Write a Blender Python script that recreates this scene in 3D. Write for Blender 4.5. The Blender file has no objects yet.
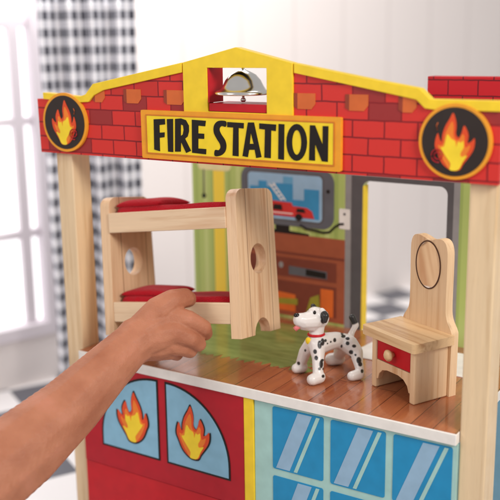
import bpy, bmesh, math, random
from mathutils import Vector, Matrix
from mathutils.geometry import tessellate_polygon
random.seed(7)
S = bpy.context.scene
COL = S.collection
# 1 unit = 1 decimetre
# ---------------- camera ----------------
cd = bpy.data.cameras.new("camera"); cam = bpy.data.objects.new("camera", cd); COL.objects.link(cam)
def axes(yaw, pit, rol):
    fw = Vector((math.sin(yaw)*math.cos(pit), math.cos(yaw)*math.cos(pit), -math.sin(pit)))
    r = Vector((math.cos(yaw), -math.sin(yaw), 0)); u = r.cross(fw)
    return r*math.cos(rol)+u*math.sin(rol), u*math.cos(rol)-r*math.sin(rol), fw
cr, cu, cf = axes(-0.5696, 0.2255, -0.0133)
cam.matrix_world = Matrix(((cr.x, cu.x, -cf.x, 9.2638), (cr.y, cu.y, -cf.y, -9.359), (cr.z, cu.z, -cf.z, 1.5277), (0, 0, 0, 1)))
cd.sensor_width = 36; cd.lens = 66.64; cd.clip_start = .1; cd.clip_end = 500
cd.dof.use_dof = True; cd.dof.focus_distance = 11.5; cd.dof.aperture_fstop = 0.34
S.camera = cam
S.view_settings.view_transform = 'Standard'; S.view_settings.look = 'None'; S.view_settings.exposure = 0.0
S.view_settings.gamma = 1
# ---------------- light: a bright white room ----------------
w = bpy.data.worlds.new("World"); S.world = w; w.use_nodes = True
w.node_tree.nodes['Background'].inputs[0].default_value = (1.0, .975, .95, 1)
w.node_tree.nodes['Background'].inputs[1].default_value = .47
def area(name, loc, target, size, power, col=(1, 1, 1)):
    l = bpy.data.lights.new(name, 'AREA'); l.size = size; l.energy = power; l.color = col
    o = bpy.data.objects.new(name, l); COL.objects.link(o); o.location = loc
    o.rotation_euler = (Vector(target)-Vector(loc)).to_track_quat('-Z', 'Y').to_euler()
    return o
area('key_softbox', (19, -6, 9), (3.5, 0, -1.5), 5.5, 2750, (1, .965, .92))
area('fill_softbox', (-4, -16, 8), (3, 0, -2), 8, 1150, (1, .97, .95))
area('room_light', (-2, 6, 9), (-4, 16, -3), 8, 1650, (1, .97, .955))

# ---------------- materials ----------------
def lin(c):
    c = c/255
    return c/12.92 if c <= .04045 else ((c+.055)/1.055)**2.4
def rgb(r, g, b): return (lin(r), lin(g), lin(b), 1)
def newmat(name, col=(1, 1, 1, 1), rough=.5, metal=0, spec=.5, coat=0, sss=0):
    m = bpy.data.materials.new(name); m.use_nodes = True
    b = m.node_tree.nodes['Principled BSDF']
    b.inputs['Base Color'].default_value = col; b.inputs['Roughness'].default_value = rough
    b.inputs['Metallic'].default_value = metal; b.inputs['Specular IOR Level'].default_value = spec
    b.inputs['Coat Weight'].default_value = coat; b.inputs['Coat Roughness'].default_value = .08
    if sss:
        b.inputs['Subsurface Weight'].default_value = sss
        b.inputs['Subsurface Radius'].default_value = (.12, .04, .02); b.inputs['Subsurface Scale'].default_value = .6
    return m
def N(m, t, **kw):
    n = m.node_tree.nodes.new(t)
    for k, v in kw.items(): setattr(n, k, v)
    return n
def Lk(m, a, b): m.node_tree.links.new(a, b)
def bsdf(m): return m.node_tree.nodes['Principled BSDF']
def coords(m, scale=(1, 1, 1), rot=(0, 0, 0), loc=(0, 0, 0)):
    tc = N(m, 'ShaderNodeTexCoord'); mp = N(m, 'ShaderNodeMapping')
    mp.inputs['Scale'].default_value = scale; mp.inputs['Rotation'].default_value = rot; mp.inputs['Location'].default_value = loc
    Lk(m, tc.outputs['Object'], mp.inputs[0]); return mp.outputs[0]
def ramp(m, fac, stops, interp='LINEAR'):
    r = N(m, 'ShaderNodeValToRGB'); r.color_ramp.interpolation = interp
    while len(r.color_ramp.elements) < len(stops): r.color_ramp.elements.new(.5)
    for e, (p, c) in zip(r.color_ramp.elements, stops): e.position = p; e.color = c
    Lk(m, fac, r.inputs[0]); return r.outputs[0]
def mixc(m, fac, a, b, mode='MIX'):
    n = N(m, 'ShaderNodeMix', data_type='RGBA', blend_type=mode)
    for s, v in ((n.inputs[0], fac), (n.inputs[6], a), (n.inputs[7], b)):
        if hasattr(v, 'is_output'): Lk(m, v, s)
        else: s.default_value = v
    return n.outputs[2]
def mathn(m, op, a, b=0.0, c=0.0):
    n = N(m, 'ShaderNodeMath', operation=op)
    for s, v in zip(n.inputs, (a, b, c)):
        if hasattr(v, 'is_output'): Lk(m, v, s)
        else: s.default_value = v
    return n.outputs[0]
def bump(m, h, strength=.2, dist=.02):
    b = N(m, 'ShaderNodeBump'); b.inputs['Strength'].default_value = strength; b.inputs['Distance'].default_value = dist
    Lk(m, h, b.inputs['Height']); Lk(m, b.outputs[0], bsdf(m).inputs['Normal'])
def wood(name, light, dark, axis='Z', rough=.42, seams=None, seamcol=rgb(120, 75, 45), seed=0.0, ringscale=1.0):
    """pale lacquered pine: long streaks along one axis, fine pores, optional glued plank seams ('Y', [positions])"""
    m = newmat(name, light, rough, coat=.15)
    lo, hi = 14*ringscale, .7
    sc = {'Z': (lo, lo, hi), 'X': (hi, lo, lo), 'Y': (lo, hi, lo)}[axis]
    v = coords(m, sc, loc=(seed, seed*1.7, seed*.6))
    n1 = N(m, 'ShaderNodeTexNoise'); n1.inputs['Scale'].default_value = 1; n1.inputs['Detail'].default_value = 4; n1.inputs['Distortion'].default_value = .5
    Lk(m, v, n1.inputs['Vector'])
    sc2 = {'Z': (3, 3, .25), 'X': (.25, 3, 3), 'Y': (3, .25, 3)}[axis]
    v2 = coords(m, sc2, loc=(seed+3, seed, 1))
    n2 = N(m, 'ShaderNodeTexNoise'); n2.inputs['Scale'].default_value = 1; n2.inputs['Detail'].default_value = 2
    Lk(m, v2, n2.inputs['Vector'])
    s = mathn(m, 'MULTIPLY_ADD', n1.outputs[0], .6, mathn(m, 'MULTIPLY', n2.outputs[0], .5))
    c = ramp(m, s, [(.36, dark), (.52, light), (.72, tuple(min(1, x*1.1) for x in light[:3])+(1,))])
    sc3 = {'Z': (90, 90, 3), 'X': (3, 90, 90), 'Y': (90, 3, 90)}[axis]
    n3 = N(m, 'ShaderNodeTexNoise'); n3.inputs['Scale'].default_value = 1; Lk(m, coords(m, sc3), n3.inputs['Vector'])
    c = mixc(m, mathn(m, 'MULTIPLY', mathn(m, 'GREATER_THAN', n3.outputs[0], .64), .25), c, dark)
    if seams:
        ax, ps = seams
        sep = N(m, 'ShaderNodeSeparateXYZ'); tc = N(m, 'ShaderNodeTexCoord'); Lk(m, tc.outputs['Object'], sep.inputs[0])
        for p_ in ps:
            d = mathn(m, 'ABSOLUTE', mathn(m, 'SUBTRACT', sep.outputs[ax], p_))
            c = mixc(m, mathn(m, 'MULTIPLY', mathn(m, 'LESS_THAN', d, .008), .75), c, seamcol)
    sc4 = {'Z': (1.6, 1.6, .55), 'X': (.55, 1.6, 1.6), 'Y': (1.6, .55, 1.6)}[axis]
    vo = N(m, 'ShaderNodeTexVoronoi'); vo.inputs['Scale'].default_value = 1; Lk(m, coords(m, sc4, loc=(seed*2.3, seed, seed*.9)), vo.inputs['Vector'])
    c = mixc(m, ramp(m, vo.outputs['Distance'], [(.0, (.8, .8, .8, 1)), (.045, (.55, .55, .55, 1)), (.075, (0, 0, 0, 1))]), c, tuple(x*.55 for x in dark[:3])+(1,))
    Lk(m, c, bsdf(m).inputs['Base Color'])
    dn = N(m, 'ShaderNodeTexNoise'); dn.inputs['Scale'].default_value = 9; dn.inputs['Detail'].default_value = 3; Lk(m, coords(m), dn.inputs['Vector'])
    Lk(m, ramp(m, dn.outputs[0], [(.3, (rough-.1,)*3+(1,)), (.7, (rough+.16,)*3+(1,))]), bsdf(m).inputs['Roughness'])
    bump(m, mathn(m, 'ADD', n1.outputs[0], mathn(m, 'MULTIPLY', n3.outputs[0], .4)), .2, .012)
    return m
PL, PD = rgb(232, 205, 165), rgb(212, 172, 122)
M = {}
M['post'] = wood('pine_post', rgb(222, 194, 156), rgb(200, 163, 118), 'Z', seed=1)
M['bed'] = wood('bed_pine', rgb(222, 186, 148), rgb(196, 148, 108), 'Z', seams=('Y', [.27, .84]), seed=4)
M['bedrail'] = wood('bed_rail_pine', rgb(222, 192, 158), rgb(202, 160, 122), 'X', seed=6)
M['chair'] = wood('chair_pine', rgb(226, 192, 152), rgb(202, 155, 110), 'Z', seed=9)
M['chairseat'] = wood('chair_seat_pine', rgb(220, 184, 138), rgb(188, 140, 92), 'X', seed=12)
def printed(name, c, rough=.42, coat=.05, var=.06):
    m = newmat(name, c, rough, coat=coat, spec=.3)
    n = N(m, 'ShaderNodeTexNoise'); n.inputs['Scale'].default_value = 6; n.inputs['Detail'].default_value = 6
    Lk(m, coords(m), n.inputs['Vector'])
    d = tuple(x*(1-var*2) for x in c[:3])+(1,)
    Lk(m, ramp(m, n.outputs[0], [(.3, d), (.7, c)]), bsdf(m).inputs['Base Color'])
    n2 = N(m, 'ShaderNodeTexNoise'); n2.inputs['Scale'].default_value = 60
    Lk(m, coords(m), n2.inputs['Vector']); bump(m, n2.outputs[0], .04, .01)
    return m
def bricks(name, c1, c2, mortar, x0=0, z0=0, bw=.39, bh=.195):
    m = newmat(name, c1, .42, coat=.05, spec=.3)
    tc = N(m, 'ShaderNodeTexCoord'); sp = N(m, 'ShaderNodeSeparateXYZ'); cb = N(m, 'ShaderNodeCombineXYZ')
    Lk(m, tc.outputs['Object'], sp.inputs[0])
    Lk(m, mathn(m, 'ADD', sp.outputs[0], x0), cb.inputs[0]); Lk(m, mathn(m, 'ADD', sp.outputs[2], z0), cb.inputs[1])
    wob = N(m, 'ShaderNodeTexNoise'); wob.inputs['Scale'].default_value = 7; Lk(m, tc.outputs['Object'], wob.inputs['Vector'])
    add = N(m, 'ShaderNodeVectorMath', operation='MULTIPLY_ADD'); Lk(m, wob.outputs['Color'], add.inputs[0]); add.inputs[1].default_value = (.012, .012, 0); Lk(m, cb.outputs[0], add.inputs[2])
    b = N(m, 'ShaderNodeTexBrick'); b.inputs['Scale'].default_value = 1; b.inputs['Brick Width'].default_value = bw; b.inputs['Row Height'].default_value = bh
    b.inputs['Mortar Size'].default_value = .011; b.inputs['Mortar Smooth'].default_value = .3
    b.inputs['Color1'].default_value = (0, 0, 0, 1); b.inputs['Color2'].default_value = (1, 1, 1, 1); b.inputs['Mortar'].default_value = (0, 0, 0, 1)
    Lk(m, add.outputs[0], b.inputs['Vector'])
    c = ramp(m, b.outputs['Color'], [(0, c1), (.72, tuple(x*.86 for x in c1[:3])+(1,)), (.8, c2)], 'CONSTANT')
    c = mixc(m, b.outputs['Fac'], c, mortar)
    Lk(m, c, bsdf(m).inputs['Base Color']); return m
M['brick'] = bricks('printed_red_brick', rgb(208, 50, 44), rgb(152, 46, 46), rgb(128, 26, 32), x0=.11)
M['brick_dark'] = bricks('printed_chimney_brick', rgb(188, 26, 36), rgb(130, 24, 34), rgb(105, 18, 28), bw=.42, bh=.21)
M['yellow'] = printed('yellow_print', rgb(246, 208, 48))
M['yellow_panel'] = printed('sign_yellow', rgb(248, 214, 44))
M['orange'] = printed('orange_print', rgb(240, 160, 44))
M['corbel'] = printed('corbel_orange', rgb(212, 104, 50)); M['corbel_side'] = printed('corbel_brown', rgb(150, 62, 42))
M['black'] = printed('black_print', rgb(26, 18, 16)); M['charcoal'] = printed('charcoal_print', rgb(48, 38, 35))
M['flame_red'] = printed('flame_red', rgb(226, 78, 38)); M['flame_orange'] = printed('flame_orange', rgb(240, 130, 44)); M['flame_yellow'] = printed('flame_yellow', rgb(250, 216, 52))
M['red'] = printed('red_paint', rgb(196, 22, 34)); M['deep_red'] = printed('door_red', rgb(182, 22, 38))
M['white'] = printed('white_paint', rgb(238, 232, 226)); M['skyblue'] = printed('window_blue', rgb(138, 186, 212))
M['grey'] = printed('grey_print', rgb(150, 146, 146)); M['darkgrey'] = printed('dark_grey_print', rgb(92, 88, 90))
M['tvgrey'] = printed('tv_grey', rgb(98, 98, 104)); M['screen'] = printed('screen_pale_blue', rgb(150, 182, 208), .2)
M['cityblue'] = printed('city_blue', rgb(58, 140, 186)); M['cityblue2'] = printed('city_light_blue', rgb(100, 160, 196))
M['truck'] = printed('truck_red', rgb(206, 50, 46)); M['console'] = printed('console_brown', rgb(164, 86, 58)); M['console_dark'] = printed('console_shadow_brown', rgb(128, 62, 46))
M['book_orange'] = printed('book_orange', rgb(226, 108, 44)); M['book_green'] = printed('book_olive', rgb(158, 146, 50))
M['cream'] = printed('cream_print', rgb(226, 214, 160)); M['teal'] = printed('teal_blue', rgb(34, 140, 190)); M['palegreen'] = printed('pale_teal', rgb(168, 206, 200))
M['silver'] = newmat('silver_bell', rgb(230, 227, 224), .2, metal=1)
M['mirror'] = newmat('mirror_sheet', rgb(244, 240, 236), .02, metal=1)
# striped wallpaper
m = newmat('green_striped_wallpaper', rgb(170, 190, 96), .3, coat=.2); M['wallpaper'] = m
tc = N(m, 'ShaderNodeTexCoord'); sp = N(m, 'ShaderNodeSeparateXYZ'); Lk(m, tc.outputs['Object'], sp.inputs[0])
fr = mathn(m, 'FRACT', mathn(m, 'MULTIPLY', sp.outputs[0], 3.1))
c = ramp(m, fr, [(0, rgb(172, 188, 106)), (.3, rgb(188, 200, 126)), (.55, rgb(172, 188, 106)), (.78, rgb(156, 174, 94))], 'CONSTANT')
for a, b_ in ((.72, .94), ):
    ins = mathn(m, 'MULTIPLY', mathn(m, 'GREATER_THAN', sp.outputs[0], a-3), mathn(m, 'LESS_THAN', sp.outputs[0], b_-3))
    c = mixc(m, ins, c, rgb(238, 206, 66))
Lk(m, c, bsdf(m).inputs['Base Color'])
# glossy printed plank floor
m = newmat('printed_plank_floor', rgb(150, 80, 52), .16, coat=.6); M['planks'] = m
tc = N(m, 'ShaderNodeTexCoord'); sp = N(m, 'ShaderNodeSeparateXYZ'); cb = N(m, 'ShaderNodeCombineXYZ'); Lk(m, tc.outputs['Object'], sp.inputs[0])
Lk(m, sp.outputs[1], cb.inputs[0]); Lk(m, sp.outputs[0], cb.inputs[1])
b = N(m, 'ShaderNodeTexBrick'); b.inputs['Scale'].default_value = 1; b.inputs['Brick Width'].default_value = 1.7; b.inputs['Row Height'].default_value = .27
b.inputs['Mortar Size'].default_value = .007; b.inputs['Color1'].default_value = rgb(168, 98, 64); b.inputs['Color2'].default_value = rgb(142, 74, 48); b.inputs['Mortar'].default_value = rgb(70, 28, 22)
Lk(m, cb.outputs[0], b.inputs['Vector'])
n = N(m, 'ShaderNodeTexNoise'); n.inputs['Scale'].default_value = 1; n.inputs['Detail'].default_value = 5; Lk(m, coords(m, (22, 1.4, 10)), n.inputs['Vector'])
c = mixc(m, ramp(m, n.outputs[0], [(.35, (0, 0, 0, 1)), (.7, (.55, .55, .55, 1))]), b.outputs[0], rgb(186, 112, 66))
Lk(m, c, bsdf(m).inputs['Base Color']); bump(m, n.outputs[0], .03, .01)
sf = N(m, 'ShaderNodeTexNoise'); sf.inputs['Scale'].default_value = 3.5; sf.inputs['Detail'].default_value = 8; Lk(m, coords(m), sf.inputs['Vector'])
Lk(m, ramp(m, sf.outputs[0], [(.35, (.12,)*3+(1,)), (.7, (.34,)*3+(1,))]), bsdf(m).inputs['Roughness'])
m = newmat('printed_green_rug', rgb(120, 132, 62), .2, coat=.5); M['rug'] = m
n = N(m, 'ShaderNodeTexNoise'); n.inputs['Scale'].default_value = 1; n.inputs['Detail'].default_value = 5; Lk(m, coords(m, (3, 11, 4)), n.inputs['Vector'])
Lk(m, ramp(m, n.outputs[0], [(.3, rgb(106, 120, 60)), (.7, rgb(138, 150, 84))]), bsdf(m).inputs['Base Color'])
# cloth
m = newmat('red_fabric', rgb(178, 12, 30), .85, spec=.15); M['fabric'] = m
bsdf(m).inputs['Sheen Weight'].default_value = .08
wv = N(m, 'ShaderNodeTexNoise'); wv.inputs['Scale'].default_value = 75; Lk(m, coords(m), wv.inputs['Vector'])
n = N(m, 'ShaderNodeTexNoise'); n.inputs['Scale'].default_value = 5; n.inputs['Detail'].default_value = 3; Lk(m, coords(m), n.inputs['Vector'])
bump(m, mathn(m, 'MULTIPLY_ADD', wv.outputs[0], .35, n.outputs[0]), .8, .06)
# skin
m = newmat('skin', rgb(206, 142, 112), .58, sss=.2, spec=.3); M['skin'] = m
n = N(m, 'ShaderNodeTexNoise'); n.inputs['Scale'].default_value = 2.4; n.inputs['Detail'].default_value = 5; Lk(m, coords(m), n.inputs['Vector'])
Lk(m, ramp(m, n.outputs[0], [(.3, rgb(166, 103, 76)), (.55, rgb(184, 121, 92)), (.75, rgb(196, 130, 104))]), bsdf(m).inputs['Base Color'])
n2 = N(m, 'ShaderNodeTexVoronoi'); n2.inputs['Scale'].default_value = 46; Lk(m, coords(m), n2.inputs['Vector'])
n3 = N(m, 'ShaderNodeTexNoise'); n3.inputs['Scale'].default_value = 14; n3.inputs['Detail'].default_value = 6; Lk(m, coords(m), n3.inputs['Vector'])
bump(m, mathn(m, 'MULTIPLY_ADD', n2.outputs[0], .35, n3.outputs[0]), .3, .02)

# ---------------- helpers ----------------
MW = {}
def empty(name, loc, rot=None, **kw):
    o = bpy.data.objects.new(name, None); COL.objects.link(o); o.empty_display_size = .2
    mat = Matrix.Translation(loc) @ (rot if rot else Matrix.Identity(4))
    o.matrix_world = mat; MW[o] = mat; tag(o, **kw); return o
def tag(o, label=None, cat=None, group=None, kind=None):
    if label: o['label'] = label
    if cat: o['category'] = cat
    if group: o['group'] = group
    if kind: o['kind'] = kind
    return o
def link(name, me, mat, parent=None, world=True, smooth=False, bevel=0):
    """mesh given in world coordinates (world=True) or in its parent's coordinates"""
    o = bpy.data.objects.new(name, me); COL.objects.link(o)
    if mat: me.materials.append(mat)
    if parent is not None:
        o.parent = parent; pm = MW[parent]
        if world: me.transform(pm.inverted())
        MW[o] = pm
    else: MW[o] = Matrix.Identity(4)
    if smooth:
        for p in me.polygons: p.use_smooth = True
    if bevel:
        md = o.modifiers.new('bevel', 'BEVEL'); md.width = bevel; md.segments = 3; md.limit_method = 'ANGLE'; md.angle_limit = math.radians(35); md.harden_normals = False
        for p in me.polygons: p.use_smooth = True
        me.set_sharp_from_angle(angle=math.radians(35)) if hasattr(me, 'set_sharp_from_angle') else None
    return o
def bm_mesh(bm, name='mesh'):
    bmesh.ops.recalc_face_normals(bm, faces=bm.faces)
    me = bpy.data.meshes.new(name); bm.to_mesh(me); bm.free(); return me
def boxbm(bm, a, b):
    r = bmesh.ops.create_cube(bm, size=1)
    for v in r['verts']:
        v.co = Vector([(a[i]+b[i])/2 + v.co[i]*(b[i]-a[i]) for i in range(3)])
    return r['verts']
def box(name, a, b, mat, parent=None, world=True, bevel=.012):
    bm = bmesh.new(); boxbm(bm, a, b); return link(name, bm_mesh(bm, name), mat, parent, world, bevel=bevel)
def boxes(name, lst, mat, parent=None, world=True, bevel=.008):
    bm = bmesh.new()
    for a, b in lst: boxbm(bm, a, b)
    return link(name, bm_mesh(bm, name), mat, parent, world, bevel=bevel)
def slab(name, loops, t0, t1, plane, mat, parent=None, world=True, bevel=0, more=None):
    """prism of 2D loops (first outer, then holes). plane 'XZ' extrudes along Y, 'YZ' along X, 'XY' along Z"""
    def P(p, t):
        return {'XZ': (p[0], t, p[1]), 'YZ': (t, p[0], p[1]), 'XY': (p[0], p[1], t)}[plane]
    bm = bmesh.new()
    for lp in ([loops] + (more or [])):
        flat = [p for l in lp for p in l]
        tris = tessellate_polygon([[Vector((p[0], p[1], 0)) for p in l] for l in lp])
        v0 = [bm.verts.new(P(p, t0)) for p in flat]; v1 = [bm.verts.new(P(p, t1)) for p in flat]
        for t in tris:
            try: bm.faces.new([v0[i] for i in t]); bm.faces.new([v1[i] for i in reversed(t)])
            except ValueError: pass
        k = 0
        for l in lp:
            n_ = len(l)
            for i in range(n_):
                a, b_ = k+i, k+(i+1) % n_
                try: bm.faces.new((v0[a], v0[b_], v1[b_], v1[a]))
                except ValueError: pass
            k += n_
    return link(name, bm_mesh(bm, name), mat, parent, world, bevel=bevel)
def rr(x0, z0, x1, z1, r=.1, n=8):
    o = []
    rs = r if isinstance(r, (list, tuple)) else [r]*4     # corners: x0z0, x1z0, x1z1, x0z1
    for (cx, cz, a0, q) in ((x0, z0, 180, rs[0]), (x1, z0, 270, rs[1]), (x1, z1, 0, rs[2]), (x0, z1, 90, rs[3])):
        sx = 1 if cx == x0 else -1; sz = 1 if cz == z0 else -1
        if q <= 0: o.append((cx, cz)); continue
        for i in range(n+1):
            a = math.radians(a0+90*i/n); o.append((cx+sx*q+q*math.cos(a), cz+sz*q+q*math.sin(a)))
    return o
def ell(cx, cz, rx, rz, n=48): return [(cx+rx*math.cos(2*math.pi*i/n), cz+rz*math.sin(2*math.pi*i/n)) for i in range(n)]
def smoothloop(pts, k=4):
    o = []; n = len(pts)
    for i in range(n):
        p0, p1, p2, p3 = (Vector(pts[(i+j-1) % n]) for j in range(4))
        for s in range(k):
            t = s/k
            o.append(tuple(.5*((2*p1)+(-p0+p2)*t+(2*p0-5*p1+4*p2-p3)*t*t+(-p0+3*p1-3*p2+p3)*t**3)))
    return o
def lathe(name, prof, mat, parent, center, n=40, world=True, rot=None):
    bm = bmesh.new(); rings = []
    for r, z in prof: rings.append([bm.verts.new(Vector((max(r, 1e-4)*math.cos(2*math.pi*i/n), max(r, 1e-4)*math.sin(2*math.pi*i/n), z))) for i in range(n)])
    for a, b_ in zip(rings, rings[1:]):
        for i in range(n): bm.faces.new((a[i], a[(i+1) % n], b_[(i+1) % n], b_[i]))
    bm.faces.new(rings[0]); bm.faces.new(rings[-1])
    if rot: bmesh.ops.transform(bm, matrix=rot, verts=bm.verts)
    bmesh.ops.translate(bm, vec=center, verts=bm.verts)
    return link(name, bm_mesh(bm, name), mat, parent, world, smooth=True)
def tube(name, pts, r, mat, parent, world=True, n=10):
    bm = bmesh.new(); rings = []
    P_ = [Vector(p) for p in pts]
    for i, p in enumerate(P_):
        d = (P_[min(i+1, len(P_)-1)]-P_[max(i-1, 0)]).normalized()
        q = d.to_track_quat('Z', 'Y').to_matrix()
        rings.append([bm.verts.new(p+q @ Vector((r*math.cos(2*math.pi*k/n), r*math.sin(2*math.pi*k/n), 0))) for k in range(n)])
    for a, b_ in zip(rings, rings[1:]):
        for k in range(n): bm.faces.new((a[k], a[(k+1) % n], b_[(k+1) % n], b_[k]))
    bm.faces.new(rings[0]); bm.faces.new(rings[-1])
    return link(name, bm_mesh(bm, name), mat, parent, world, smooth=True)
def blob(name, chains, voxel, smooth_it, mat, parent, world=True, factor=.5):
    """one continuous skin grown round chains of (x, y, z, radius)"""
    bm = bmesh.new()
    for ch in chains:
        for a, b_ in zip(ch, ch[1:]):
            A, B = Vector(a[:3]), Vector(b_[:3]); d = (B-A).length
            k = max(2, int(d/(min(a[3], b_[3])*.22))+1)
            for i in range(k+1):
                t = i/k; r = a[3]+(b_[3]-a[3])*t
                bmesh.ops.create_icosphere(bm, subdivisions=2, radius=r, matrix=Matrix.Translation(A.lerp(B, t)))
    me = bpy.data.meshes.new(name); bm.to_mesh(me); bm.free()
    o = bpy.data.objects.new('tmp', me); COL.objects.link(o)
    md = o.modifiers.new('r', 'REMESH'); md.mode = 'VOXEL'; md.voxel_size = voxel
    if smooth_it:
        ms = o.modifiers.new('s', 'SMOOTH'); ms.iterations = smooth_it; ms.factor = factor
    dg = bpy.context.evaluated_depsgraph_get()
    me2 = bpy.data.meshes.new_from_object(o.evaluated_get(dg))
    bpy.data.objects.remove(o); me2.name = name
    return link(name, me2, mat, parent, world, smooth=True)
# ---------------- the room behind ----------------
FZ = -6.2
WP = Vector((-1.917, 16.81, 0)); wd = Vector((math.sin(math.radians(18.6)), math.cos(math.radians(18.6)), 0)); wn = Vector((wd.y, -wd.x, 0))
# room floor (grey and white checks)
m = newmat('checked_floor', rgb(230, 228, 230), .5)
ck = N(m, 'ShaderNodeTexChecker'); ck.inputs['Scale'].default_value = .85
ck.inputs['Color1'].default_value = rgb(238, 234, 234); ck.inputs['Color2'].default_value = rgb(100, 100, 108)
Lk(m, coords(m, rot=(0, 0, math.radians(28)), loc=(.3, .2, .37)), ck.inputs['Vector']); Lk(m, ck.outputs[0], bsdf(m).inputs['Base Color'])
bm = bmesh.new(); bmesh.ops.create_grid(bm, x_segments=1, y_segments=1, size=60, matrix=Matrix.Translation((0, 0, FZ)))
tag(link('floor', bm_mesh(bm), m), kind='structure')
# room wall running beside the toy, with a hole for the window; local frame: s along the wall, z up
def wallslab(name, loops, n0, n1, mat, parent=None, bevel=0):
    fl = bpy.data.meshes
    o = slab(name, loops, n0, n1, 'XZ', mat, None, True, bevel)
    o.data.transform(Matrix(((wd.x, wn.x, 0, WP.x), (wd.y, wn.y, 0, WP.y), (0, 0, 1, 0), (0, 0, 0, 1))))
    if parent is not None:
        o.parent = parent; o.data.transform(MW[parent].inverted())
    return o
m = newmat('room_wall_paint', rgb(236, 226, 224), .7); M['wall'] = m
tc = N(m, 'ShaderNodeTexCoord'); vm = N(m, 'ShaderNodeVectorMath', operation='DOT_PRODUCT'); Lk(m, tc.outputs['Object'], vm.inputs[0]); vm.inputs[1].default_value = tuple(wd)
fr = mathn(m, 'FRACT', mathn(m, 'MULTIPLY', vm.outputs['Value'], .55))
Lk(m, ramp(m, fr, [(0, rgb(224, 214, 211)), (.04, rgb(238, 229, 226)), (.96, rgb(238, 229, 226)), (1, rgb(224, 214, 211))]), bsdf(m).inputs['Base Color'])
W0, W1, Z0, Z1 = -19.6, -11.75, -5.1, 3.6
tag(wallslab('wall_left', [[(-26, FZ), (24, FZ), (24, 6.5), (-26, 6.5)], [(W0, Z0), (W0, Z1), (W1, Z1), (W1, Z0)]], -.6, 0, M['wall']), kind='structure')
win = empty('window', WP+wd*((W0+W1)/2)+Vector((0, 0, Z0)), label='bright white framed sash window left of the gingham curtain', cat='window')
mf = newmat('window_frame_paint', rgb(226, 218, 224), .5)
wallslab('frame', [[(W0, Z0), (W1, Z0), (W1, Z1), (W0, Z1)], [(W0+.3, Z0+.3), (W0+.3, Z1-.3), (W1-.3, Z1-.3), (W1-.3, Z0+.3)]], -.5, .08, mf, win, .03)
for s in (-17.4, -14.9, -12.38):
    wallslab('mullion', [[(s-.12, Z0+.3), (s+.12, Z0+.3), (s+.12, Z1-.3), (s-.12, Z1-.3)]], -.4, -.1, mf, win, .02)
for z in (-2.72, -.2, 1.9):
    wallslab('glazing_bar', [[(W0+.3, z-.09), (W1-.3, z-.09), (W1-.3, z+.09), (W0+.3, z+.09)]], -.36, -.12, mf, win, .02)
mg = newmat('daylit_pane', (1, 1, 1, 1), .3); e = bsdf(mg); e.inputs['Emission Color'].default_value = (1, 1, 1, 1); e.inputs['Emission Strength'].default_value = 1.1
wallslab('pane', [[(W0+.2, Z0+.2), (W1-.2, Z0+.2), (W1-.2, Z1-.2), (W0+.2, Z1-.2)]], -.3, -.27, mg, win)
# gingham curtain hung in folds
A, B = Vector((-4.05, 3.97, 0)), Vector((-2.48, 4.95, 0))
m = newmat('gingham_cloth', (1, 1, 1, 1), .85, spec=.1); M['gingham'] = m
uvn = N(m, 'ShaderNodeUVMap'); sp = N(m, 'ShaderNodeSeparateXYZ'); Lk(m, uvn.outputs[0], sp.inputs[0])
P_ = .335
gx = mathn(m, 'LESS_THAN', mathn(m, 'FRACT', mathn(m, 'DIVIDE', sp.outputs[0], .235)), .5)
gy = mathn(m, 'LESS_THAN', mathn(m, 'FRACT', mathn(m, 'DIVIDE', sp.outputs[1], P_)), .5)
c = ramp(m, mathn(m, 'MULTIPLY', mathn(m, 'ADD', gx, gy), .5), [(0, rgb(240, 238, 242)), (.3, rgb(190, 190, 198)), (.8, rgb(62, 62, 72))], 'CONSTANT')
Lk(m, c, bsdf(m).inputs['Base Color'])
bm = bmesh.new(); uvl = bm.loops.layers.uv.new('UVMap'); nu, nv = 150, 30; L_ = (B-A).length; dd = (B-A).normalized(); nn = Vector((dd.y, -dd.x, 0))
ztop = 2.4
arc = 0; prev = None; rows = []
for i in range(nu+1):
    s = i/nu*L_
    off = .16*math.sin(s*2*math.pi/.48)+.05*math.sin(s*7.1+1)
    p = A+dd*s+nn*off
    if prev is not None: arc += (p-prev).length
    prev = p; rows.append((p, arc, s, off))
g = []
for j in range(nv+1):
    z = ztop+(FZ+.15-ztop)*j/nv
    g.append([bm.verts.new(p+nn*(.04*math.sin(j*.5+s*3))+Vector((0, 0, z))) for p, a_, s, off in rows])
for j in range(nv):
    for i in range(nu):
        f = bm.faces.new((g[j][i], g[j+1][i], g[j+1][i+1], g[j][i+1]))
        for l, (jj, ii) in zip(f.loops, ((j, i), (j+1, i), (j+1, i+1), (j, i+1))):
            l[uvl].uv = (rows[ii][1], (ztop-FZ)*jj/nv)
me = bpy.data.meshes.new('curtain'); bm.to_mesh(me); bm.free()
cur = link('curtain', me, M['gingham'], smooth=True)
md = cur.modifiers.new('cloth', 'SOLIDIFY'); md.thickness = .02
tag(cur, 'black and white gingham check curtain hanging in folds beside the window', 'curtain')
rod = tube('curtain_rod', [tuple(A+dd*-3.2+Vector((0, 0, 2.45))), tuple(B+dd*.4+Vector((0, 0, 2.45)))], .06, mf, None)
tag(rod, 'pale round rod holding up the gingham curtain', 'curtain rod')

# ---------------- the toy fire station ----------------
F = -2.844
st = empty('toy_fire_station', (3, 0, FZ), label='wooden two storey toy fire station with red brick print and yellow name sign', cat='dollhouse')
def part(name, *a, **k): return None
# posts
for x0, x1 in ((0.0, .3), (5.99, 6.30)):
    box('post', (x0, .1, FZ), (x1, .46, .5), M['post'], st, bevel=.02)
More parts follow.
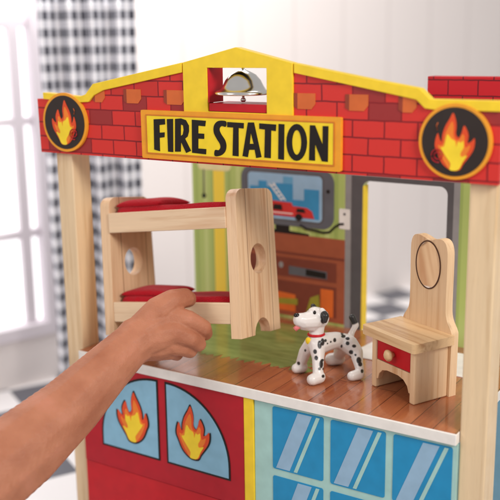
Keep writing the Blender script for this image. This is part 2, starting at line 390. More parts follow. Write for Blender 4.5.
# floor board with its white edge, plank print on top
box('floor_board', (.3, 0, F-.142), (5.985, 2.9, F-.004), M['white'], st, bevel=.01)
box('plank_print', (.305, .02, F-.004), (5.98, 2.9, F), M['planks'], st, bevel=0)
# jagged green rug print
pts = []
x = 1.0
while x < 3.6:
    pts.append((x, .66+.2*(x-1)*.35+random.uniform(0, .05))); x += random.uniform(.05, .1)
    pts.append((x, .75+.2*(x-1)*.35+random.uniform(0, .1))); x += random.uniform(.03, .07)
y = 1.0
while y < 2.5:
    pts.append((3.62-.3*(y-.9)+random.uniform(0, .06), y)); y += .07
    pts.append((3.52-.3*(y-.9), y)); y += .05
pts += [(3.0, 2.6), (1.0, 2.6)]
slab('rug_print', [pts], F, F+.004, 'XY', M['rug'], st)
slab('floor_hatch', [[(3.76, 2.05), (3.93, 1.76), (5.6, 1.74), (5.6, 2.62), (3.82, 2.62)]], F, F+.012, 'XY', M['white'], st, bevel=.003)
# front board, gable and brick print
top = [(-.205, 0), (6.32, .0), (6.32, .80), (5.53, .80), (5.4, .85), (5.2, .9), (3.9, 1.16), (3.85, 1.21), (3.11, 1.34), (2.37, 1.21), (2.32, 1.16), (1.02, .9), (.82, .81), (.7, .74), (-.22, .74)]
bell_hole = [(2.69, .655), (2.69, 1.18), (3.535, 1.18), (3.535, .655)]
fb = slab('front_board', [top, bell_hole], .02, .1, 'XZ', M['brick'], st, bevel=.004)
trim_r = [(6.32, .76), (6.32, .87), (5.56, .87), (5.44, .98), (4.97, 1.055), (3.9, 1.24), (3.9, 1.13), (5.18, .9), (5.4, .86), (5.50, .77), (5.6, .76)]
trim_l = [(-.08, .74), (.6, .71), (.75, .72), (.85, .81), (1.02, .88), (2.31, 1.12), (2.31, 1.24), (.84, .96), (.7, .82), (.6, .79), (-.08, .83)]
slab('roof_trim', [trim_r], -.01, .11, 'XZ', M['yellow'], st, bevel=.008)
slab('roof_trim', [trim_l], -.01, .11, 'XZ', M['yellow'], st, bevel=.008)
tower = [(2.327, .6), (3.886, .6), (3.886, 1.24), (3.11, 1.42), (2.327, 1.24)]
slab('bell_tower', [tower, bell_hole], -.012, .12, 'XZ', M['yellow'], st, bevel=.006)
slab('bell_sill', [[(2.70, .66), (3.53, .66), (3.53, .755), (2.70, .755)]], .0, .42, 'XZ', M['red'], st, bevel=.01)
slab('bell_jamb', [[(2.692, .76), (2.712, .76), (2.712, 1.175), (2.692, 1.175)]], .0, .30, 'XZ', M['red'], st)
for x0, x1 in ((.80, 1.02), (1.345, 1.63), (2.0, 2.325), (3.888, 4.17), (4.55, 4.83), (5.19, 5.4)):
    c_ = slab('corbel', [[(x0+.05, .72), (x1-.05, .72), (x1, .78), (x1, .90), (x0+.05, .90)]], .012, .03, 'XZ', M['corbel'], st)
    slab('corbel_side', [[(x0, .75), (x0+.05, .72), (x0+.05, .90), (x0, .90)]], .012, .03, 'XZ', M['corbel_side'], c_)
# name sign
sg = slab('name_sign', [rr(1.653, .03, 4.521, .645, .02)], -.03, .02, 'XZ', M['orange'], st, bevel=.012)
slab('sign_panel', [rr(1.75, .105, 4.43, .578, .01)], -.036, -.028, 'XZ', M['yellow_panel'], sg)
for q in (rr(1.735, .09, 4.445, .593, .01), ):
    slab('sign_line', [q, list(reversed(rr(1.752, .107, 4.428, .576, .01)))], -.039, -.028, 'XZ', printed('sign_line_orange', rgb(208, 124, 40)), sg)
LET = [
('F',[(1.869,0.533),(2.047,0.545),(2.048,0.476),(1.957,0.465),(1.956,0.367),(2.037,0.375),(2.031,0.314),(1.953,0.303),(1.952,0.131),(1.861,0.148)]),
('I',[(2.08,0.543),(2.176,0.549),(2.163,0.132),(2.083,0.133)]),
('R',[(2.209,0.55),(2.301,0.559),(2.375,0.54),(2.418,0.475),(2.418,0.404),(2.394,0.338),(2.354,0.31),(2.442,0.163),(2.367,0.132),(2.29,0.268),(2.282,0.144),(2.193,0.139)]),
('Rh',[(2.295,0.485),(2.33,0.474),(2.338,0.419),(2.323,0.361),(2.289,0.339)]),
('E',[(2.468,0.549),(2.677,0.543),(2.666,0.476),(2.562,0.48),(2.559,0.384),(2.648,0.383),(2.646,0.321),(2.557,0.32),(2.553,0.197),(2.674,0.196),(2.669,0.131),(2.458,0.14)]),
('S',[(2.975,0.546),(2.97,0.483),(2.915,0.489),(2.884,0.467),(2.88,0.431),(2.907,0.382),(2.957,0.318),(2.974,0.25),(2.954,0.18),(2.891,0.13),(2.801,0.12),(2.806,0.19),(2.859,0.193),(2.887,0.225),(2.879,0.271),(2.834,0.332),(2.795,0.4),(2.794,0.471),(2.824,0.523),(2.88,0.551)]),
('T',[(2.993,0.54),(3.231,0.536),(3.227,0.471),(3.155,0.475),(3.149,0.134),(3.064,0.137),(3.08,0.477),(2.992,0.479)]),
('A',[(3.207,0.14),(3.282,0.132),(3.301,0.221),(3.381,0.225),(3.401,0.128),(3.475,0.143),(3.374,0.548),(3.291,0.545)]),
('Ah',[(3.328,0.43),(3.368,0.295),(3.311,0.292)]),
('T',[(3.45,0.541),(3.681,0.535),(3.675,0.459),(3.612,0.464),(3.603,0.137),(3.516,0.14),(3.528,0.471),(3.449,0.477)]),
('I',[(3.715,0.544),(3.792,0.542),(3.784,0.128),(3.707,0.133)]),
('O',[(4.093,0.347),(4.088,0.292),(4.075,0.24),(4.053,0.194),(4.025,0.159),(3.992,0.135),(3.956,0.126),(3.921,0.131),(3.888,0.151),(3.859,0.183),(3.837,0.227),(3.824,0.278),(3.819,0.334),(3.824,0.39),(3.838,0.442),(3.86,0.487),(3.889,0.522),(3.922,0.545),(3.957,0.553),(3.992,0.547),(4.025,0.527),(4.053,0.495),(4.075,0.452),(4.088,0.402)]),
('Oh',[(4.018,0.343),(4.016,0.306),(4.01,0.271),(4.0,0.241),(3.987,0.218),(3.973,0.203),(3.957,0.197),(3.941,0.201),(3.926,0.214),(3.913,0.237),(3.903,0.266),(3.897,0.3),(3.895,0.337),(3.897,0.375),(3.904,0.41),(3.914,0.44),(3.926,0.463),(3.941,0.478),(3.957,0.483),(3.973,0.479),(3.988,0.465),(4.0,0.443),(4.01,0.414),(4.016,0.38)]),
('N',[(4.131,0.545),(4.196,0.545),(4.295,0.328),(4.296,0.542),(4.368,0.543),(4.363,0.138),(4.287,0.141),(4.197,0.335),(4.197,0.142),(4.12,0.143)]),
]
holes = {k[:-1]: v for k, v in LET if k.endswith('h')}
for k, v in LET:
    if k.endswith('h'): continue
    loops = [smoothloop(v, 4) if k == 'S' else v]
    if k == 'O': loops = [v]
    if k in holes and not (k == 'O' and False): loops.append(holes[k])
    slab('letter', loops, -.042, -.034, 'XZ', M['black'], sg)
# round flame badges
FO = [(200,395),(165,375),(140,345),(120,300),(108,270),(110,235),(122,200),(133,230),(145,245),(147,210),(160,165),(185,120),(202,90),(218,130),(222,165),(220,200),(235,220),(250,195),(262,155),(280,180),(288,210),(284,245),(305,235),(320,218),(322,255),(312,290),(290,325),(265,360),(245,392)]
FM = [(197,394),(172,365),(150,330),(132,290),(126,262),(140,266),(155,250),(160,215),(172,180),(198,135),(208,165),(208,205),(222,232),(240,228),(256,200),(268,215),(268,250),(275,270),(300,255),(290,290),(262,335),(244,391)]
FI = [(195,393),(198,360),(172,322),(142,277),(160,267),(175,205),(195,225),(220,240),(225,270),(235,240),(250,245),(262,235),(265,270),(250,300),(255,320),(285,310),(265,345),(240,390)]
def flame(cx, cz, R_, y, parent, mirror=1, outline=False, th=.004):
    def T(pts, g=1): return smoothloop([(cx+mirror*(px-213)/190*R_*g, cz+(243-py)/195*R_*g) for px, py in pts], 3)
    f = slab('flame', [T(FO)], y-th, y, 'XZ', M['flame_red'], parent)
    if outline:
        slab('flame_outline', [T([(213+(px-213)*1.1, 250+(py-250)*1.07) for px, py in FO])], y-.002, y+.001, 'XZ', M['black'], f)
    slab('flame_middle', [T(FM)], y-th*2, y-th, 'XZ', M['flame_orange'], f)
    slab('flame_core', [T(FI)], y-th*3, y-th*2, 'XZ', M['flame_yellow'], f)
for cx, mir in ((.3097, -1), (5.8479, 1)):
    bd = slab('flame_badge', [ell(cx, .4344, .4, .4, 72)], -.02, .02, 'XZ', M['orange'], st, bevel=.006)
    slab('badge_disc', [ell(cx, .4344, .362, .362, 72)], -.026, -.018, 'XZ', M['charcoal'], bd)
    flame(cx, .4344, .385, -.027, bd, mir)
    # small coiled mark with a thin trailing line
    q = (cx-mir*.175, .4344-.145)
    sp_ = [(q[0]+(.02+.016*a/3)*math.cos(a), -.042, q[1]+(.02+.016*a/3)*math.sin(a)) for a in [i*.45 for i in range(26)]]
    tube('coil_mark', sp_, .006, M['deep_red'], bd, n=6)
    tube('thin_line_mark', [(cx-mir*(.19), -.032, .55), (cx-mir*(.20), -.032, .60), (cx-mir*(.185), -.032, .63)], .005, M['corbel'], bd, n=6)
# back wall with the printed room
Y = 2.9
dx0, dx1, dz0, dz1 = 3.40, 4.71, F, -.54
bw = slab('back_wall', [[(.30, F), (.30, .05), (5.985, .05), (5.985, F), (dx1, F)] + rr(dx0, dz0, dx1, dz1, [0, 0, .12, .12])[2:-1] + [(dx0, F)]], Y, Y+.12, 'XZ', M['wallpaper'], st)
for v in bw.data.vertices: pass
# yellow cut edge of the doorway
box('door_edge', (dx0-.012, Y-.002, F), (dx0+.014, Y+.16, dz1-.08), M['yellow'], st, bevel=0)
outer = [(3.12, F), (3.12, -.43), (4.89, -.43), (4.89, F), (dx1+.002, F)] + rr(dx0, dz0, dx1+.002, dz1, [0, 0, .12, .12])[2:-1] + [(dx0-.002, F)]
df = slab('door_frame_print', [outer], Y-.006, Y, 'XZ', M['grey'], st)
slab('frame_band', [[(3.225, F), (3.225, -.47), (4.80, -.47), (4.80, F), (dx1+.002, F)] + rr(dx0, dz0, dx1+.002, dz1, [0, 0, .12, .12])[2:-1] + [(dx0-.002, F)]], Y-.011, Y-.006, 'XZ', M['darkgrey'], df)
bl = slab('blind_print', [rr(.42, -.56, 1.07, .0, [.08, .08, 0, 0])], Y-.006, Y, 'XZ', M['cream'], st)
tube('pull_cord', [(.54, Y-.008, -.55), (.535, Y-.008, -.96)], .008, M['darkgrey'], bl, n=6)
slab('pull_knob', [ell(.535, -.99, .035, .04, 20)], Y-.014, Y-.006, 'XZ', M['black'], bl)
tv = slab('television_print', [rr(1.27, -1.34, 2.93, -.43, .2)], Y-.008, Y, 'XZ', M['tvgrey'], st)
slab('screen_bezel', [rr(1.37, -1.27, 2.76, -.50, .09)], Y-.011, Y-.008, 'XZ', M['darkgrey'], tv)
sc = slab('screen', [rr(1.40, -1.24, 2.73, -.53, .07)], Y-.014, Y-.011, 'XZ', M['screen'], tv)
slab('skyline', [[(1.44, -1.20), (1.44, -.75), (1.6, -.75), (1.6, -.66), (1.75, -.66), (1.75, -.74), (1.92, -.74), (1.92, -.68), (2.22, -.68), (2.22, -.92), (2.42, -.92), (2.42, -.74), (2.68, -.74), (2.68, -1.20)]], Y-.017, Y-.014, 'XZ', M['cityblue'], sc)
slab('skyline', [[(2.05, -.57), (2.22, -.57), (2.22, -.677), (2.05, -.677)]], Y-.017, Y-.014, 'XZ', M['cityblue2'], sc)
slab('fire_engine', [[(1.55, -1.19), (1.55, -.95), (2.2, -.97), (2.22, -1.02), (2.47, -1.03), (2.56, -1.08), (2.6, -1.19)]], Y-.021, Y-.017, 'XZ', M['truck'], sc)
ld = [((1.80, -.70), (2.02, -.945)), ((1.87, -.68), (2.09, -.94))]
for (a0, a1), (b0, b1) in ld: slab('ladder_rail', [[(a0-.01, a1), (a0+.012, a1), (b0+.012, b1), (b0-.01, b1)]], Y-.021, Y-.017, 'XZ', M['white'], sc)
for k in range(5):
    f_ = (k+.5)/5; x_, z_ = 1.80+.22*f_, -.70-.245*f_
    slab('ladder_rung', [[(x_, z_), (x_+.07, z_+.016), (x_+.07, z_), (x_, z_-.016)]], Y-.020, Y-.017, 'XZ', M['white'], sc)
slab('engine_locker', [[(1.86, -1.10), (1.88, -1.01), (2.02, -1.01), (2.04, -1.10)]], Y-.024, Y-.021, 'XZ', M['black'], sc)
slab('engine_window', [[(2.28, -1.11), (2.30, -1.05), (2.42, -1.05), (2.45, -1.11)]], Y-.024, Y-.021, 'XZ', M['black'], sc)
slab('engine_stripe', [[(1.56, -1.135), (2.22, -1.135), (2.22, -1.15), (1.56, -1.15)]], Y-.023, Y-.021, 'XZ', M['white'], sc)
for x in (1.74, 2.33):
    wl = slab('wheel', [ell(x, -1.185, .062, .055, 24)], Y-.026, Y-.021, 'XZ', M['black'], sc)
slab('tv_button', [ell(2.83, -.75, .03, .03, 16)], Y-.011, Y-.008, 'XZ', M['black'], tv)
slab('tv_stand_print', [[(1.9, -1.31), (2.15, -1.31), (2.15, -1.42), (2.5, -1.44), (2.5, -1.47), (1.7, -1.47), (1.7, -1.42), (1.9, -1.42)]], Y-.006, Y, 'XZ', M['black'], st)
ou = slab('wall_outlet_print', [rr(3.02, -1.30, 3.20, -.99, .02)], Y-.010, Y, 'XZ', M['white'], st)
slab('socket_hole', [ell(3.11, -1.07, .02, .02, 12)], Y-.013, Y-.010, 'XZ', M['darkgrey'], ou)
tube('power_cord', [(2.35, Y-.01, -1.31), (2.45, Y-.01, -1.36), (2.6, Y-.01, -1.37), (2.75, Y-.01, -1.39), (2.86, Y-.01, -1.37), (2.95, Y-.01, -1.28), (3.03, Y-.01, -1.23), (3.10, Y-.01, -1.22)], .018, M['black'], st, n=8)
co = slab('console_print', [[(1.15, -1.47), (3.234, -1.47), (3.234, -1.80), (3.15, -1.81), (3.15, -2.80), (1.2, -2.80), (1.2, -1.81), (1.15, -1.8)]], Y-.005, Y, 'XZ', M['console'], st)
slab('niche', [[(1.3, -1.85), (2.98, -1.85), (2.98, -2.16), (1.3, -2.16)]], Y-.008, Y-.005, 'XZ', M['console_dark'], co)
slab('niche', [[(1.3, -2.23), (2.98, -2.23), (2.98, -2.72), (1.3, -2.72)]], Y-.008, Y-.005, 'XZ', M['console_dark'], co)
slab('disc_player', [[(2.14, -1.98), (2.82, -2.0), (2.82, -2.12), (2.14, -2.12)]], Y-.012, Y-.008, 'XZ', M['tvgrey'], co)
slab('player_slot', [[(2.45, -2.0), (2.80, -2.02), (2.80, -2.11), (2.45, -2.10)]], Y-.015, Y-.012, 'XZ', M['black'], co)
slab('console_knob', [ell(2.0, -1.98, .04, .05, 18)], Y-.012, Y-.008, 'XZ', M['grey'], co)
for q in ([(1.9, -2.42), (2.26, -2.44), (2.26, -2.72), (1.9, -2.72)], [(2.71, -2.28), (2.93, -2.28), (2.93, -2.72), (2.71, -2.72)]): slab('orange_book', [q], Y-.012, Y-.008, 'XZ', M['book_orange'], co)
for q in ([(1.95, -2.53), (2.3, -2.5), (2.3, -2.6), (1.95, -2.62)], [(2.53, -2.45), (2.68, -2.38), (2.71, -2.72), (2.45, -2.72)]): slab('olive_book', [q], Y-.016, Y-.012, 'XZ', M['book_green'], co)
slab('upper_shadow_line', [[(3.115, -1.76), (3.115, -1.8), (1.15, -1.8), (1.15, -1.76)]], Y-.008, Y-.005, 'XZ', M['console_dark'], co)
# chimney block of darker brick above the back wall
box('brick_chimney', (4.375, 2.86, .06), (5.985, 3.1, .98), M['brick_dark'], st, bevel=.01)
# lower storey
Yd = .03
dr = slab('garage_door', [[(.305, -4.55), (3.117, -4.55), (3.117, F-.15), (.305, F-.15)]], Yd, .12, 'XZ', M['deep_red'], st, bevel=.004)
ZT = -3.06
for sgn, xc, R_ in ((-1, 1.69, 1.0), (1, 1.87, 1.0)):
    def quarter(g):
        x_in = xc + sgn*(-g); r = R_+g
        o = [(x_in, -4.2-g)]
        for i in range(21):
            a = math.pi/2*i/20; o.append((xc+sgn*math.sin(a)*r if i else x_in, ZT-R_+math.cos(a)*r))
        o.append((xc+sgn*r, -4.2-g)); return o
    wq = slab('arched_window', [quarter(.03)], Yd-.006, Yd, 'XZ', M['black'], dr)
    slab('blue_pane', [quarter(-.0)], Yd-.010, Yd-.006, 'XZ', M['skyblue'], wq)
    flame(xc+sgn*.43, -3.67, .48, Yd-.014, dr, -1 if sgn < 0 else 1, outline=True)
dp = slab('door_panel', [rr(.306, -5.98, 3.117, -4.56, .01)], Yd+.01, .12, 'XZ', M['red'], st, bevel=.01)
box('base_board', (.3, .02, FZ), (5.985, 2.9, FZ+.2), M['white'], st)
box('yellow_strip', (3.122, Yd-.005, FZ+.21), (3.27, .12, F-.15), M['yellow'], st, bevel=.006)
gf = slab('garage_window', [[(3.275, -5.0), (5.985, -5.0), (5.985, F-.15), (3.275, F-.15)]], Yd+.02, .12, 'XZ', M['palegreen'], st)
mullx = [3.50, 4.33, 5.16, 5.985]
for a, b_ in zip(mullx, mullx[1:]):
    for z0, z1 in ((-3.88, -3.03), (-4.9, -3.98)):
        pn = slab('blue_pane', [rr(a+.05, z0, b_-.05, z1, .03)], Yd+.012, Yd+.02, 'XZ', M['teal'], gf)
        slab('glare_print', [[(a+.10, z0+.02), (a+.30, z0+.02), (a+.62, z1-.02), (a+.42, z1-.02)]], Yd+.008, Yd+.012, 'XZ', M['screen'], pn)
        slab('glare_print', [[(a+.36, z0+.02), (a+.41, z0+.02), (a+.73, z1-.02), (a+.68, z1-.02)]], Yd+.008, Yd+.012, 'XZ', M['palegreen'], pn)
box('window_rail', (3.275, Yd+.005, -5.12), (5.985, .12, -5.0), M['yellow'], st)
dp2 = slab('door_panel', [rr(3.276, -5.98, 5.984, -5.13, .01)], Yd+.02, .12, 'XZ', M['deep_red'], st, bevel=.01)
box('lower_back_wall', (.3, Y, FZ+.2), (5.985, Y+.1, F-.15), M['skyblue'], st)
# bell
be = empty('bell', (3.10, .16, 1.17), label='small shiny silver bell hanging in the yellow gable opening', cat='bell')
bc = Vector((3.10, .16, .86))
lathe('dome', [(.33, .0), (.345, .012), (.345, .028), (.32, .045), (.28, .06), (.25, .10), (.215, .17), (.16, .235), (.09, .275), (.04, .29), (.03, .30)], M['silver'], be, bc)
lathe('hanger', [(.02, 0), (.02, .06)], M['silver'], be, bc+Vector((0, 0, .27)), n=12)
lathe('clapper', [(.016, .12), (.016, .0), (.028, -.01), (.036, -.03), (.02, -.05)], M['silver'], be, bc+Vector((0, 0, -.04)), n=16)

# ---------------- bunk bed held in the hand ----------------
R4 = lambda a, ax: Matrix.Rotation(a, 4, ax)
# world-from-local rotation Rz(.038) Ry(-.128) Rx(-.136)
bed = empty('toy_bunk_bed', (.851, -.006, -2.519), R4(.038, 'Z') @ R4(-.128, 'Y') @ R4(-.136, 'X'), label='small pine bunk bed with red cushions held up by the hand', cat='toy bed')
L_, D_, H_, t_ = 2.243, 1.024, 1.928, .155
def endpanel():
    o = [(.0, 0), (.0, .0)]
    pts = [(0, 0)]
    for i in range(0, 13):
        a = math.pi-math.pi*i/12
        pts.append((.55+.2*math.cos(a), .21*math.sin(a)))
    pts += [(1.024, 0)]
    top = []
    for i in range(7):
        a = math.pi/2*i/6; top.append((.985-.17+.17*math.cos(a), H_-.13+.13*math.sin(a)))
    for i in range(7):
        a = math.pi/2+math.pi/2*i/6; top.append((.04+.17+.17*math.cos(a), H_-.13+.13*math.sin(a)))
    return [pts+top, list(reversed(ell(.53, 1.0, .2, .2, 40)))]
for x0 in (0, L_-t_):
    slab('end_panel', endpanel(), x0, x0+t_, 'YZ', M['bed'], bed, world=False, bevel=.02)
for z0 in (.188, 1.428):
    box('side_rail', (t_, .012, z0), (L_-t_, .10, z0+.277), M['bedrail'], bed, False, .012)
    box('side_rail', (t_, .90, z0), (L_-t_, .985, z0+.277), M['bedrail'], bed, False, .012)
    box('bed_base', (t_, .10, z0+.08), (L_-t_, .90, z0+.13), M['bedrail'], bed, False, .004)
def cushion(name, x0, y0, x1, y1, z0, h, puff, parent, seed):
    """a sewn cloth cushion, flat at the seam, swelling toward the middle"""
    bm = bmesh.new(); n_ = 26; rnd = random.Random(seed); ph = [rnd.uniform(0, 6) for _ in range(4)]
    T_, B_ = [], []
    for j in range(n_+1):
        rt, rb = [], []
        for i in range(n_+1):
            u, v = i/n_, j/n_
            e = (max(0, 1-abs(2*u-1)**(30 if name == 'mattress' else 7))*max(0, 1-abs(2*v-1)**(30 if name == 'mattress' else 7)))**.4
            x = x0+(x1-x0)*u; y = y0+(y1-y0)*v
            k = .004*math.sin(x*9+ph[0]+y*7)+.003*math.sin(y*14+ph[1])
            cxw = 1-.06*(1-e)*math.sin(v*math.pi)
            x = (x0+x1)/2+(x-(x0+x1)/2)*cxw
            zc = z0+h*.45
            rt.append(bm.verts.new((x, y, zc+e*(h*.55+puff*(math.sin(u*math.pi)*math.sin(v*math.pi))**.6+k))))
            rb.append(bm.verts.new((x, y, zc-e*h*.45)))
        T_.append(rt); B_.append(rb)
    for j in range(n_):
        for i in range(n_):
            bm.faces.new((T_[j][i], T_[j][i+1], T_[j+1][i+1], T_[j+1][i])); bm.faces.new((B_[j][i], B_[j+1][i], B_[j+1][i+1], B_[j][i+1]))
    bmesh.ops.remove_doubles(bm, verts=bm.verts, dist=.002)
    return link(name, bm_mesh(bm, name), M['fabric'], parent, False, smooth=True)
for z0 in (.188, 1.428):
    zt = z0+.13
    cushion('mattress', t_+.03, .105, L_-t_-.0, .895, zt, .215, .0, bed, 3+z0)
    pw = cushion('pillow', t_+.05, .13, t_+.82, .86, zt+.20, .09, .045, bed, 8+z0)

# ---------------- vanity chair ----------------
ch = empty('vanity_chair', (4.515, .897, F), R4(-.454, 'Z'), label='pine vanity chair with oval mirror and red drawer beside the dalmatian', cat='toy chair')
cw, cdp, hs = .815, .66, .81
box('side_panel', (cw-.09, .0, .0), (cw, cdp-.115, hs-.115), M['chair'], ch, False, .02)
box('side_panel', (0, .0, .0), (.09, cdp-.115, hs-.115), M['chair'], ch, False, .02)
slab('seat', [rr(-.09, -.10, cw+.09, cdp-.10, [.05, .05, .02, .02])], hs-.115, hs, 'XY', M['chairseat'], ch, False, bevel=.025)
back = [(-.03, .0), (cw+.03, .0), (cw+.04, .72), (cw+.03, .84), (cw-.03, .93), (cw-.07, 1.02), (cw-.08, 1.2), (cw-.075, 1.7), (cw-.085, 1.84), (cw-.12, 1.92), (cw-.18, 1.955), (cw-.27, 1.95), (.42, 1.915), (.31, 1.94), (.21, 1.955), (.13, 1.93), (.085, 1.85), (.075, 1.7), (.08, 1.2), (.07, 1.02), (.03, .93), (-.03, .84), (-.04, .72)]
back = [back[0], back[1]] + [p_ for p_ in smoothloop(back, 3) if p_[1] > .5]

slab('backrest', [back], cdp-.115, cdp, 'XZ', M['chair'], ch, False, bevel=.015)
mc = (.405, 1.60)
mi = slab('mirror', [ell(mc[0], mc[1], .212, .295, 60)], cdp-.121, cdp-.114, 'XZ', M['mirror'], ch, False)
slab('mirror_rim', [ell(mc[0], mc[1], .226, .309, 60), list(reversed(ell(mc[0], mc[1], .21, .293, 60)))], cdp-.124, cdp-.114, 'XZ', printed('dark_wood_rim', rgb(84, 52, 34)), mi, False)
dwr = box('drawer', (.10, .012, .39), (cw-.10, .4, .685), M['red'], ch, False, .008)
lathe('knob', [(.035, 0), (.04, .03), (.07, .06), (.075, .085), (.05, .11), (.01, .118)], M['chairseat'], dwr, Vector((.40, .012, .53)), n=24, world=False, rot=R4(math.pi/2, 'X'))
arch = [(.09, .38), (.09, .12), (.115, .12), (.14, .2), (.2, .26), (.3, .285), (.5, .285), (.6, .26), (.67, .2), (.70, .12), (cw-.09, .12), (cw-.09, .38)]
slab('front_rail', [arch], .012, .09, 'XZ', M['chair'], ch, False, bevel=.008)

# ---------------- dalmatian figurine ----------------
DOG= {'fn': [(3.787, 0.783, -2.393, 0.085), (3.844, 0.707, -2.538, 0.06), (3.886, 0.63, -2.698, 0.052), (3.906, 0.607, -2.782, 0.06)], 'fnp': [(3.907, 0.619, -2.786, 0.062), (3.869, 0.513, -2.772, 0.055)], 'ff': [(3.686, 0.861, -2.406, 0.08), (3.573, 0.848, -2.546, 0.06), (3.52, 0.846, -2.696, 0.052), (3.514, 0.844, -2.78, 0.055)], 'ffp': [(3.525, 0.851, -2.781, 0.058), (3.475, 0.791, -2.792, 0.05)], 'body': [(3.779, 0.826, -2.393, 0.115), (3.829, 0.955, -2.395, 0.1), (3.893, 1.116, -2.403, 0.088), (3.976, 1.249, -2.469, 0.098)], 'hn': [(4.025, 1.209, -2.463, 0.1), (4.152, 1.194, -2.548, 0.075), (4.23, 1.096, -2.644, 0.052), (4.288, 1.038, -2.725, 0.045), (4.293, 1.001, -2.782, 0.05)], 'hnp': [(4.293, 1.001, -2.782, 0.05), (4.236, 0.911, -2.798, 0.045)], 'hf': [(3.93, 1.28, -2.515, 0.09), (3.848, 1.327, -2.642, 0.065), (3.79, 1.381, -2.755, 0.05)], 'hfp': [(3.807, 1.38, -2.795, 0.055), (3.726, 1.299, -2.77, 0.055)], 'tail': [(3.988, 1.312, -2.443, 0.05), (4.002, 1.372, -2.346, 0.034), (4.029, 1.437, -2.261, 0.036), (3.971, 1.429, -2.155, 0.04)], 'neck': [(3.768, 0.819, -2.393, 0.1), (3.744, 0.835, -2.278, 0.082), (3.753, 0.873, -2.164, 0.075)], 'head': [(3.762, 0.883, -2.056, 0.118), (3.724, 0.843, -2.024, 0.11)], 'muzzle': [(3.726, 0.785, -2.062, 0.1), (3.657, 0.67, -2.056, 0.075), (3.626, 0.619, -2.033, 0.062)], 'jaw': [(3.722, 0.766, -2.126, 0.07), (3.648, 0.658, -2.122, 0.045)], 'earn': [(3.83, 0.837, -1.938, 0.04), (3.898, 0.806, -1.987, 0.045), (3.895, 0.799, -2.053, 0.03)], 'earf': [(3.659, 0.963, -1.969, 0.04), (3.623, 0.973, -1.936, 0.035)]}
SPOTS= [(3.85, 0.735, -2.361, 0.03, 0.055), (3.88, 0.762, -2.33, 0.028, 0.05), (3.859, 0.869, -2.337, 0.02, 0.02), (3.9, 0.713, -2.557, 0.025, 0.02), (3.917, 0.654, -2.591, 0.03, 0.055), (3.93, 0.589, -2.636, 0.018, 0.02), (3.951, 0.659, -2.654, 0.018, 0.018), (3.969, 0.612, -2.731, 0.022, 0.022), (3.966, 1.177, -2.352, 0.035, 0.02), (4.014, 1.2, -2.379, 0.03, 0.022), (4.121, 1.107, -2.528, 0.03, 0.03), (4.146, 1.143, -2.451, 0.03, 0.022), (4.169, 1.128, -2.56, 0.016, 0.016), (4.237, 1.096, -2.615, 0.035, 0.045), (4.28, 1.053, -2.649, 0.03, 0.03), (4.332, 1.006, -2.721, 0.022, 0.025), (3.872, 0.986, -2.383, 0.014, 0.014), (3.886, 0.875, -2.376, 0.012, 0.012)]
for k_, g_ in dict(fn=1.38, ff=1.42, hn=1.32, hf=1.4, fnp=1.42, ffp=1.4, hnp=1.5, hfp=1.6, head=1.17, neck=1.2, body=1.3, tail=1.15, earn=1.1, earf=1.0).items():
    DOG[k_] = [(a, b, c, r*g_) for a, b, c, r in DOG[k_]]
for k_ in ('fn', 'fnp', 'ff', 'ffp', 'hn', 'hnp', 'hf', 'hfp'):
    DOG[k_] = [(a, b, max(c, -2.844+r*.97), r) for a, b, c, r in DOG[k_]]
DOG['muzzle'] = [(a, b, c, r) for (a, b, c, _), r in zip(DOG['muzzle'], (.13, .112, .095))]
DOG['jaw'] = [(a, b, c, r*1.25) for a, b, c, r in DOG['jaw']]
DOG['fn'][0] = DOG['fn'][0][:3]+(.12,); DOG['hn'][1] = DOG['hn'][1][:3]+(.095,); DOG['hn'][2] = DOG['hn'][2][:3]+(.068,)
dg = empty('dalmatian_figurine', (3.9, .9, F), label='white dalmatian toy dog with black spots and red collar standing on the plank floor', cat='toy dog')
body = blob('body', list(DOG.values()), .009, 8, None, dg)
me = body.data
att = me.color_attributes.new('coat', 'FLOAT_COLOR', 'POINT')
W_, K_ = (.74, .69, .66), (.018, .016, .016)
off = MW[dg].translation
def sm(a, b_, x):
    t = min(1, max(0, (x-a)/(b_-a))); return t*t*(3-2*t)
KB = [((3.905, .79, -1.985), .072), ((3.885, .80, -2.05), .05), ((3.636, .978, -1.945), .06), ((3.99, 1.43, -2.175), .082), ((4.015, 1.43, -2.235), .035), ((3.612, .60, -1.975), .03)]
rs = random.Random(5)
for c0 in ((3.93, 1.0, -2.36), (3.80, .70, -2.45), (3.84, .66, -2.52), (3.95, 1.15, -2.48), (4.06, 1.12, -2.42), (4.10, 1.1, -2.6), (4.0, 1.1, -2.30), (3.50, .80, -2.70), (3.60, .80, -2.50)):
    SPOTS.append((c0[0], c0[1], c0[2], rs.uniform(.014, .028), rs.uniform(.016, .034)))
for i, v in enumerate(me.vertices):
    p_ = v.co+off; k = 0
    for c_, r_ in KB: k = max(k, 1-sm(r_-.006, r_+.006, (p_-Vector(c_)).length))
    for s_ in SPOTS:
        d_ = p_-Vector(s_[:3]); h_ = d_.dot(cr); w_ = d_.dot(cu); dep = d_.dot(cf)
        if abs(dep) < .17 and v.normal.dot(cf) < .1:
            q_ = math.sqrt((h_/(s_[3]*.95))**2+(w_/(s_[4]*.95))**2); k = max(k, 1-sm(.85, 1.15, q_))
    tg = 1-sm(.055, .07, (p_-Vector((3.60, .60, -2.10))).length)
    col = [a*(1-k)+b_*k for a, b_ in zip(W_, K_)]
    att.data[i].color = (*col, 1)
m = newmat('glazed_dog', (1, 1, 1, 1), .36, coat=.2); at_ = N(m, 'ShaderNodeAttribute', attribute_name='coat'); Lk(m, at_.outputs['Color'], bsdf(m).inputs['Base Color'])
me.materials.append(m)
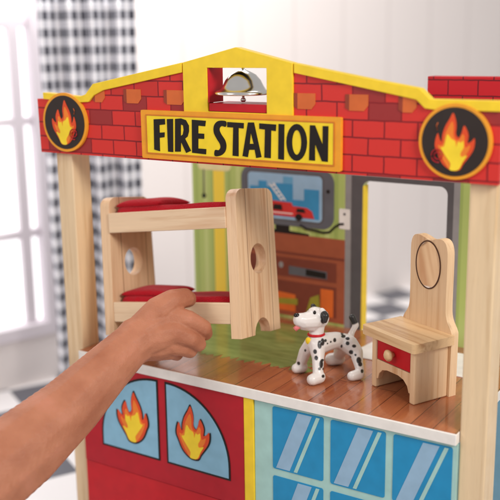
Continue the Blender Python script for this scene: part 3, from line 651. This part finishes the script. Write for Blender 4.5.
def ring(name, c, n_, R_, r_, mat, parent, ex=1.0):
    q = Vector(n_).to_track_quat('Z', 'Y').to_matrix()
    pts = [tuple(Vector(c)+q @ Vector((R_*math.cos(a), R_*ex*math.sin(a), 0))) for a in [i*2*math.pi/32 for i in range(33)]]
    return tube(name, pts, r_, mat, parent, n=8)
ring('collar', (3.746, .838, -2.27), (-.05, 0.05, 1), .1, .019, M['red'], dg)
bm = bmesh.new(); bmesh.ops.create_uvsphere(bm, u_segments=16, v_segments=10, radius=.045, matrix=Matrix.Translation((3.695, .722, -2.335)) @ Matrix.Diagonal((1, .5, 1.1, 1))); link('name_tag', bm_mesh(bm), M['yellow'], dg, smooth=True)
mt_ = newmat('tongue_pink', rgb(226, 120, 120), .3)
tube('mouth', [(3.70, .655, -2.10), (3.66, .585, -2.105), (3.61, .56, -2.085)], .008, M['black'], dg)
tube('tongue', [(3.66, .66, -2.10), (3.61, .59, -2.12), (3.58, .56, -2.155)], .034, mt_, dg)
for n_, c_, r_ in (('eye', (3.768, .752, -1.955), .026), ('eye', (3.655, .80, -1.965), .024)):
    bm = bmesh.new(); bmesh.ops.create_uvsphere(bm, u_segments=14, v_segments=10, radius=r_, matrix=Matrix.Translation(c_) @ Matrix.Diagonal((.7, 1, 1.4, 1))); link('eye', bm_mesh(bm), M['black'], dg, smooth=True)
bm = bmesh.new(); bmesh.ops.create_uvsphere(bm, u_segments=14, v_segments=10, radius=.036, matrix=Matrix.Translation((3.600, .575, -1.962)) @ Matrix.Diagonal((1.2, 1, .8, 1))); link('nose', bm_mesh(bm), newmat('nose_black', rgb(24, 20, 20), .2), dg, smooth=True)

# ---------------- the arm and hand ----------------
HAND= {'forearm': [(1.687, -4.105, -3.453, 0.52), (1.577, -3.295, -3.352, 0.51), (1.733, -2.502, -3.045, 0.475), (1.84, -1.872, -2.772, 0.4), (1.959, -1.343, -2.454, 0.33), (2.005, -0.892, -2.246, 0.285), (2.072, -0.732, -2.175, 0.28)], 'palm1': [(2.027, -0.755, -2.15, 0.27), (2.147, -0.577, -2.048, 0.24), (2.29, -0.384, -1.945, 0.17)], 'palm2': [(2.053, -0.751, -2.2, 0.26), (2.246, -0.586, -2.135, 0.23), (2.429, -0.407, -2.089, 0.16)], 'palm3': [(2.045, -0.744, -2.243, 0.22), (2.213, -0.592, -2.259, 0.2), (2.402, -0.442, -2.244, 0.15)], 'palm4': [(2.036, -0.734, -2.274, 0.19), (2.172, -0.564, -2.328, 0.16), (2.323, -0.448, -2.349, 0.13)], 'index': [(2.307, -0.404, -1.924, 0.16), (2.51, -0.296, -1.961, 0.13), (2.615, -0.12, -2.099, 0.115), (2.521, 0.052, -2.23, 0.105), (2.324, 0.148, -2.22, 0.1), (2.214, 0.144, -2.153, 0.09)], 'middle': [(2.423, -0.463, -2.101, 0.165), (2.575, -0.353, -2.187, 0.115), (2.577, -0.176, -2.305, 0.105), (2.357, 0.003, -2.381, 0.105), (2.212, 0.071, -2.328, 0.09)], 'ring': [(2.385, -0.483, -2.262, 0.145), (2.484, -0.385, -2.314, 0.106), (2.472, -0.222, -2.405, 0.097), (2.276, -0.066, -2.444, 0.1), (2.139, 0.011, -2.379, 0.09)], 'pinky': [(2.258, -0.49, -2.348, 0.13), (2.326, -0.412, -2.4, 0.088), (2.29, -0.262, -2.479, 0.08), (2.178, -0.113, -2.475, 0.085)], 'thumb': [(2.052, -0.66, -2.04, 0.2), (2.187, -0.494, -1.839, 0.19), (2.288, -0.328, -1.734, 0.155), (2.332, -0.13, -1.737, 0.135), (2.273, 0.035, -1.799, 0.115)]}
per = empty('person', HAND['forearm'][0][:3], label='bare forearm and hand of a person gripping the lower rail of the bunk bed', cat='person')
arm = blob('arm', list(HAND.values()), .0135, 4, M['skin'], per)
